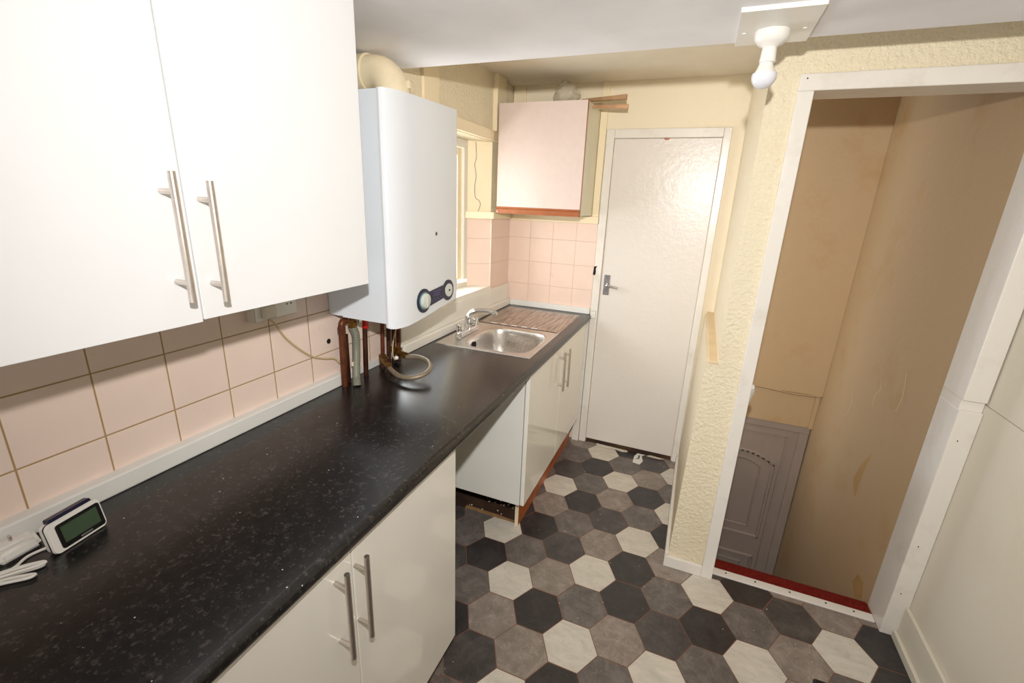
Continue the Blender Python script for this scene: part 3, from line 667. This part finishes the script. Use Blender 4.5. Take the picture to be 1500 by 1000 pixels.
for i, (y, r, mt, lb) in enumerate(((1.345, .0085, 'copper', 'slim copper pipe, leftmost of the row by the brass valves'), (1.385, .0095, 'darkpipe', 'dark pipe in the middle of the row by the brass valves'), (1.418, .0085, 'darkpipe', 'dark pipe just right of the middle of the row'), (1.452, .0100, 'copper', 'copper pipe, rightmost of the row under the boiler'))):
    bm = bmesh.new(); tube(bm, [(.04, y-.012, .9102), (.04, y-.006, 1.05), (.042, y, 1.20)], r, 14); tag(obj('heating_pipe', bm, M[mt], smooth=True), lb, 'pipe', 'heating pipes under the boiler')
bm = bmesh.new(); tube(bm, [(.070, 1.10, .925), (.04, 1.117, .925)], .0001, 4) if 0 else ubox(bm, .028, .040, 1.130, 1.146, .9102, 1.10, bev=.003)
tag(obj('waste_pipe', bm, M['darkpipe']), 'flat dark strip behind the grey corrugated hose', 'pipe')
bm = bmesh.new(); tube(bm, [(.10, 1.368, 1.185), (.10, 1.366, 1.11), (.092, 1.34, 1.03), (.09, 1.335, .97), (.092, 1.345, .945)], .0028, 8, smooth=6); tag(obj('thermostat_cable', bm, M['cable'], smooth=True), 'thin cream cable dropping from the boiler corner to the valves', 'cable')
fl_ = thing('filling_loop', 'braided filling loop hose curving over the worktop below the boiler', 'hose', (.15, 1.33, .93))
bm = bmesh.new(); pts = catmull([(.150, 1.345, .968), (.20, 1.350, .974), (.255, 1.335, .970), (.290, 1.295, .958), (.283, 1.250, .945), (.245, 1.225, .937), (.195, 1.228, .935), (.150, 1.248, .940), (.128, 1.262, .943)], 8); tube(bm, pts, .0095, 14); obj('hose', bm, M['braid'], fl_, smooth=True)
bm = bmesh.new()
tube(bm, [(.045, 1.385, .975), (.09, 1.372, .975), (.155, 1.347, .968)], [.011, .010, .011], 12, smooth=2); lathe(bm, [(.015, 0), (.015, .024)], (.128, 1.353, .971), (1, -.2, -.02), n=6); lathe(bm, [(.014, 0), (.014, .02)], (.085, 1.37, .975), (1, -.2, 0), n=6)
obj('upper_valve', bm, M['brass'], fl_, smooth=True, ang=30)
bm = bmesh.new()
tube(bm, [(.045, 1.325, .955), (.08, 1.295, .950), (.130, 1.262, .943)], [.011, .010, .011], 12, smooth=2); lathe(bm, [(.014, 0), (.014, .022)], (.105, 1.280, .946), (.8, -.55, -.1), n=6); lathe(bm, [(.015, -.012), (.015, .022)], (.048, 1.323, .945), (0, 0, 1), n=8)
obj('lower_valve', bm, M['brass'], fl_, smooth=True, ang=30)
for (x, y, z) in ((.100, 1.362, .990), (.085, 1.290, .968)):
    bm = bmesh.new(); tube(bm, [(x, y, z-.014), (x, y, z)], .004, 8); ubox(bm, x-.016, x+.016, y-.005, y+.005, z, z+.007, bev=.002); obj('valve_lever', bm, M['brass'], fl_)
bm = bmesh.new(); ubox(bm, .106, .128, 1.318, 1.334, .925, .945, bev=.003); obj('black_tap_grip', bm, M['black'], fl_)
bm = bmesh.new(); bmesh.ops.create_icosphere(bm, subdivisions=2, radius=.009, matrix=Matrix.Translation((.104, 1.340, .958))); obj('white_cap', bm, M['whitepl'], fl_)

# socket and cable
so = thing('wall_socket', 'aged white double socket half hidden under the wall cabinet', 'socket', (.02, .85, 1.25))
obj('back_box', B(.006, .036, .778, .930, 1.222, 1.308, bev=.003), M['agedpl'], so)
fp = obj('face_plate', B(.036, .043, .782, .926, 1.226, 1.304, bev=.002), M['whitepl'], so)
obj('switch', B(.043, .048, .846, .858, 1.268, 1.292, bev=.001), M['agedpl'], fp)
obj('switch', B(.043, .048, .870, .882, 1.268, 1.292, bev=.001), M['agedpl'], fp)
for yy in (.806, .890):
    for q in ((yy+.006, yy+.010, 1.282, 1.291), (yy-.002, yy+.003, 1.258, 1.262), (yy+.013, yy+.018, 1.258, 1.262)): obj('pin_slot', B(.0429, .0434, *q), M['hole'], fp)
obj('plug', B(.043, .062, .798, .836, 1.232, 1.270, bev=.004), M['agedpl'], so)
bm = bmesh.new(); tube(bm, [(.050, .815, 1.230), (.03, .850, 1.205), (.014, .905, 1.135), (.012, .985, 1.060), (.012, 1.045, 1.030), (.020, 1.090, 1.018), (.028, 1.105, .998)], .0032, 8, smooth=8)
tag(obj('boiler_cable', bm, M['cable'], smooth=True), 'thin cream cable drooping over the tiles from socket to pipes', 'cable')
bm = bmesh.new(); lathe(bm, [(0, 0), (.0095, 0), (.0095, .0006), (0, .0007)], (.006, 1.083, 1.083), (1, 0, 0), n=16); tag(obj('tile_hole', bm, M['hole']), 'round dark hole drilled in a pink tile left of the pipes', 'hole', kind='structure')

# ------------------------------------------------------------------ far wall cabinet
fc = thing('wall_cabinet', 'small pinkish wall cabinet with orange trim in the far corner', 'cabinet', (.29, 2.6, 1.52))
obj('carcass', B(.052, .546, 2.442, YF-.001, 1.522, 2.100, bev=.001), M['greyside'], fc)
dd = obj('door', B(.048, .5455, 2.4225, 2.4405, 1.556, 2.099), M['pinkdoor'], fc)
obj('edge_banding', B(.5455, .5475, 2.4225, 2.4405, 1.516, 2.099), M['orange'], dd)
obj('edge_banding', B(.0465, .048, 2.4225, 2.4405, 1.556, 2.099), M['orange'], dd)
bm = bmesh.new(); prism(bm, [(2.412, 1.518), (2.4405, 1.516), (2.4405, 1.556), (2.4225, 1.556), (2.4225, 1.548), (2.414, 1.541), (2.414, 1.530)], 0, .047, .5455)
obj('handle_strip', bm, M['orange'], dd)
bm = bmesh.new(); ubox(bm, .055, .060, 2.4105, 2.4125, 1.524, 1.530); obj('latch', bm, M['steel'], dd)
bm = bmesh.new(); bmesh.ops.create_icosphere(bm, subdivisions=4, radius=1.0)
from mathutils import noise as mn
for v in bm.verts:
    p = v.co.copy(); k = 1+.20*mn.noise(p*2.2)+.10*mn.noise(p*5.5)
    z = p.z*k; v.co = Vector((.388+p.x*k*.072, 2.56+p.y*k*.06, max(2.1015, 2.148+z*.055+(.035*max(0, p.z-.6)**.7 if p.z > .6 else 0))))
tag(obj('plastic_bag', bm, M['bag'], smooth=True, ang=180), 'crumpled clear plastic bag on top of the pink cabinet', 'bag')
bm = bmesh.new(); hexa(bm, [(.50, 2.47, 2.102), (.735, 2.435, 2.098), (.735, 2.460, 2.098), (.50, 2.51, 2.102), (.50, 2.47, 2.112), (.735, 2.435, 2.119), (.735, 2.460, 2.119), (.50, 2.51, 2.112)])
tag(obj('wood_strip', bm, M['wood']), 'brown wood strip on the pink cabinet top, upper of the two', 'wood strip', 'wood strips on the pink cabinet')
bm = bmesh.new(); hexa(bm, [(.547, 2.52, 2.078), (.742, 2.475, 2.062), (.742, 2.490, 2.062), (.547, 2.535, 2.078), (.547, 2.52, 2.090), (.742, 2.475, 2.081), (.742, 2.490, 2.081), (.547, 2.535, 2.090)])
tag(obj('wood_strip', bm, M['wood2']), 'pale pinkish wood strip by the pink cabinet side, lower of the two', 'wood strip', 'wood strips on the pink cabinet')

# ------------------------------------------------------------------ lamp
lp = thing('ceiling_lamp', 'unlit bare bulb in a white batten holder at the ceiling edge', 'lamp', (1.274, 1.38, ZC))
obj('mounting_board', B(1.190, 1.366, 1.243, 1.492, ZC-.011, ZC-.0002, bev=.001), M['whitepl'], lp)
for (x, y) in ((1.207, 1.39), (1.345, 1.385)):
    bm = bmesh.new(); lathe(bm, [(.005, 0), (.004, .002), (0, .0022)], (x, y, ZC-.011), (0, 0, -1), n=10); obj('screw', bm, M['whitepl'], lp)
bm = bmesh.new(); lathe(bm, [(.041, 0), (.0415, .003), (.0405, .017), (.030, .029), (.020, .0335), (.0185, .036)], (1.274, 1.395, ZC-.011), (0, 0, -1), n=40); obj('ceiling_rose', bm, M['whitepl'], lp, smooth=True, ang=50)
bm = bmesh.new(); lathe(bm, [(.0165, 0), (.017, .002), (.0195, .034), (.0195, .037), (.017, .037)], (1.274, 1.397, 1.996), (0, 0, -1), n=32); obj('lamp_holder', bm, M['whitepl'], lp, smooth=True, ang=50)
bl = bmesh.new(); lathe(bl, [(.0155, 0), (.0165, .008), (.021, .020), (.026, .030), (.0300, .038)], (1.273, 1.400, 1.965), (0, 0, -1), n=32); bb = obj('bulb_base', bl, M['whitepl'], lp, smooth=True, ang=50)
bl = bmesh.new(); prof = [(.0300, .034)]+[(.0305*cos(a), .040+.0305*sin(a)) for a in [radians(t) for t in range(0, 90, 10)]]+[(0, .0705)]
lathe(bl, prof, (1.273, 1.400, 1.968), (0, 0, -1), n=32); obj('bulb', bl, M['bulb'], lp, smooth=True, ang=80)

# ------------------------------------------------------------------ small things on the near worktop
mo = thing('energy_monitor', 'white and navy energy monitor with green-grey display leaning by the upstand', 'energy monitor', (.11, .27, .91))
C0 = Vector((.1442, .2226, .9115)); U = Vector((-.1897, .9818, 0)).normalized(); Vv = Vector((-.16, -.03, .98)).normalized(); N = U.cross(Vv).normalized()
if N.x < 0: N = -N
def rr(w_, h_, r, n=6):
    out = []
    for (ax_, ay_, s0) in ((w_-r, r, -90), (w_-r, h_-r, 0), (r, h_-r, 90), (r, r, 180)):
        for k in range(n+1): a = radians(s0+90*k/n); out.append((ax_+r*cos(a), ay_+r*sin(a)))
    return out
def plate(bm, pts, o0, n0, n1, sh=0.0):
    cxm = sum(p[0] for p in pts)/len(pts); cym = sum(p[1] for p in pts)/len(pts)
    lo = [bm.verts.new(C0+U*(p[0]+o0[0])+Vv*(p[1]+o0[1])+N*n0) for p in pts]
    hi = [bm.verts.new(C0+U*(cxm+(p[0]-cxm)*(1-sh)+o0[0])+Vv*(cym+(p[1]-cym)*(1-sh)+o0[1])+N*n1) for p in pts]
    k = len(pts); bm.faces.new(lo); bm.faces.new(hi[::-1])
    for i in range(k): bm.faces.new([lo[i], hi[i], hi[(i+1) % k], lo[(i+1) % k]])
MW, MH = .096, .063
bm = bmesh.new(); plate(bm, rr(MW, MH, .010), (0, 0), -.004, 0, .03); obj('shell', bm, M['whitepl'], mo, smooth=True, ang=50)
bm = bmesh.new(); plate(bm, rr(MW-.001, MH-.001, .010), (.0005, .0005), -.009, -.004); obj('back_band', bm, M['navy'], mo, smooth=True, ang=50)
bm = bmesh.new(); plate(bm, rr(MW-.004, MH-.004, .009), (.002, .002), -.020, -.009, -.02); obj('back_shell', bm, M['whitepl'], mo, smooth=True, ang=50)
bm = bmesh.new(); plate(bm, rr(.078, .050, .005), (.014, .005), 0, .0012); bz = obj('bezel', bm, M['black'], mo, smooth=True, ang=50)
bm = bmesh.new(); plate(bm, rr(.064, .034, .001), (.021, .0145), .0012, .0016); obj('display', bm, M['screen'], bz)
bm = bmesh.new()
for i in range(6): plate(bm, rr(.0030, .0030, .0005, 1), (.046+i*.0036, .0080), .0012, .0014)
obj('maker_marks', bm, M['print'], bz)
bm = bmesh.new(); plate(bm, rr(.070, .006, .003), (.018, MH-.009), 0, .0) if 0 else plate(bm, rr(.074, .012, .003), (.012, MH-.006), -.019, -.006); obj('top_bar', bm, M['navy'], mo)
pg = thing('power_adapter', 'white plug-in adapter lying prongs up at the left edge of the worktop', 'plug', (.05, .19, .91))
bm = bmesh.new(); hexa(bm, [(.034, .150, .9105), (.090, .170, .9105), (.083, .232, .9105), (.036, .240, .9105), (.037, .152, .931), (.086, .172, .931), (.079, .228, .931), (.039, .235, .931)])
bmesh.ops.bevel(bm, geom=bm.edges[:], offset=.006, segments=3, affect='EDGES'); obj('adapter_body', bm, M['whitepl'], pg, smooth=True)
bm = bmesh.new(); ubox(bm, .044, .072, .158, .214, .931, .937, bev=.004); obj('raised_face', bm, M['whitepl'], pg, smooth=True)
for y in (.174, .196): obj('prong', B(.055, .063, y, y+.004, .936, .948, bev=.001), M['steel'], pg)
cb = thing('adapter_cord', 'white cord from the monitor bundled in loops beside the adapter', 'cord', (.12, .18, .91))
bm = bmesh.new(); tube(bm, [(.118, .240, .918), (.102, .222, .9135), (.100, .200, .9135), (.112, .180, .9135), (.115, .165, .9135)], .0026, 8, smooth=6); obj('lead', bm, M['whitepl'], cb, smooth=True)
for i, (a, b, z) in enumerate((((.103, .150), (.140, .205), .914), ((.110, .145), (.148, .201), .9145), ((.122, .14), (.163, .183), .914), ((.115, .143), (.150, .203), .919), ((.128, .138), (.168, .180), .9175))):
    bm = bmesh.new(); tube(bm, [(a[0], a[1], z), ((a[0]+b[0])/2-.004, (a[1]+b[1])/2, z), (b[0], b[1], z), (b[0]+.004, b[1]-.006, z), ((a[0]+b[0])/2+.005, (a[1]+b[1])/2-.005, z), (a[0]+.006, a[1]-.004, z)], .0026, 8, smooth=5); obj('cord_loop', bm, M['whitepl'], cb, smooth=True)

# black case corner at the bottom edge of the picture
bk = thing('black_case', 'glossy black case, only its top corner showing at the bottom edge', 'case', (1.85, 1.0, 0))
obj('case_body', B(1.672, 1.98, .86, 1.140, .0, .28, bev=.018, seg=4), M['black'], bk, smooth=True)
obj('case_lid', B(1.668, 1.984, .856, 1.144, .282, .30, bev=.008, seg=3), M['black'], bk, smooth=True)

# debris
def crumbs(name, label, cat, spots, lo, hi, mt, parent=None):
    bm = bmesh.new()
    for (x, y, z) in spots:
        r = rnd.uniform(lo, hi); q = bmesh.ops.create_icosphere(bm, subdivisions=1, radius=r, matrix=Matrix.Translation((x, y, z+r*.3)))
        for v in q['verts']: v.co += Vector((rnd.uniform(-1, 1), rnd.uniform(-1, 1), rnd.uniform(-.5, .3)))*r*.5
    o = obj(name, bm, mt, parent); tag(o, label, cat, kind='stuff'); return o
crumbs('plaster_crumbs', 'white plaster crumbs on the dark boards beneath the sink cabinet', 'debris', [(rnd.uniform(.22, .46), rnd.uniform(1.745, 1.95), -.004) for _ in range(26)], .002, .007, M['rubble'])
sp = []
while len(sp) < 90:
    x, y = rnd.uniform(.55, 2.05), rnd.uniform(.9, 2.7)
    if (y < 1.72 or x < 1.22) and not (x > 1.6 and y < 1.25): sp.append((x, y, 0))
crumbs('floor_specks', 'tiny white specks scattered over the hexagon vinyl', 'debris', sp, .0008, .0022, M['rubble'])
bm = bmesh.new(); prism(bm, [(.22, 1.737), (.50, 1.735), (.50, 1.748), (.38, 1.756), (.22, 1.757)], 2, -.004, .004); tag(obj('floor_batten', bm, M['wood']), 'thin brown strip at the vinyl edge below the sink cabinet', 'strip')
for k, (lb, pts) in enumerate((('torn white vinyl scrap beside the middle of the far door bottom', [(.985, 2.60), (1.03, 2.59), (1.045, 2.64), (1.03, 2.70), (1.05, 2.725), (1.0, 2.725), (.985, 2.68)]), ('long torn vinyl edge under the left half of the far door', [(.72, 2.722), (.78, 2.712), (.84, 2.715), (.90, 2.700), (.935, 2.712), (.93, 2.728), (.80, 2.733), (.72, 2.735)]), ('small torn vinyl piece under the right part of the far door', [(1.06, 2.718), (1.14, 2.715), (1.17, 2.728), (1.08, 2.735)]))):
    bm = bmesh.new(); prism(bm, pts, 2, .0002, .003); tag(obj('torn_vinyl', bm, M['carc'] if k == 0 else M['rubble']), lb, 'debris')
bm = bmesh.new(); prism(bm, [(.995, 2.64), (1.02, 2.66), (1.018, 2.70), (1.01, 2.70), (1.012, 2.665)], 2, .0031, .0036); tag(obj('floor_tear', bm, M['hole']), 'dark tear in the torn vinyl scrap before the far door', 'tear')
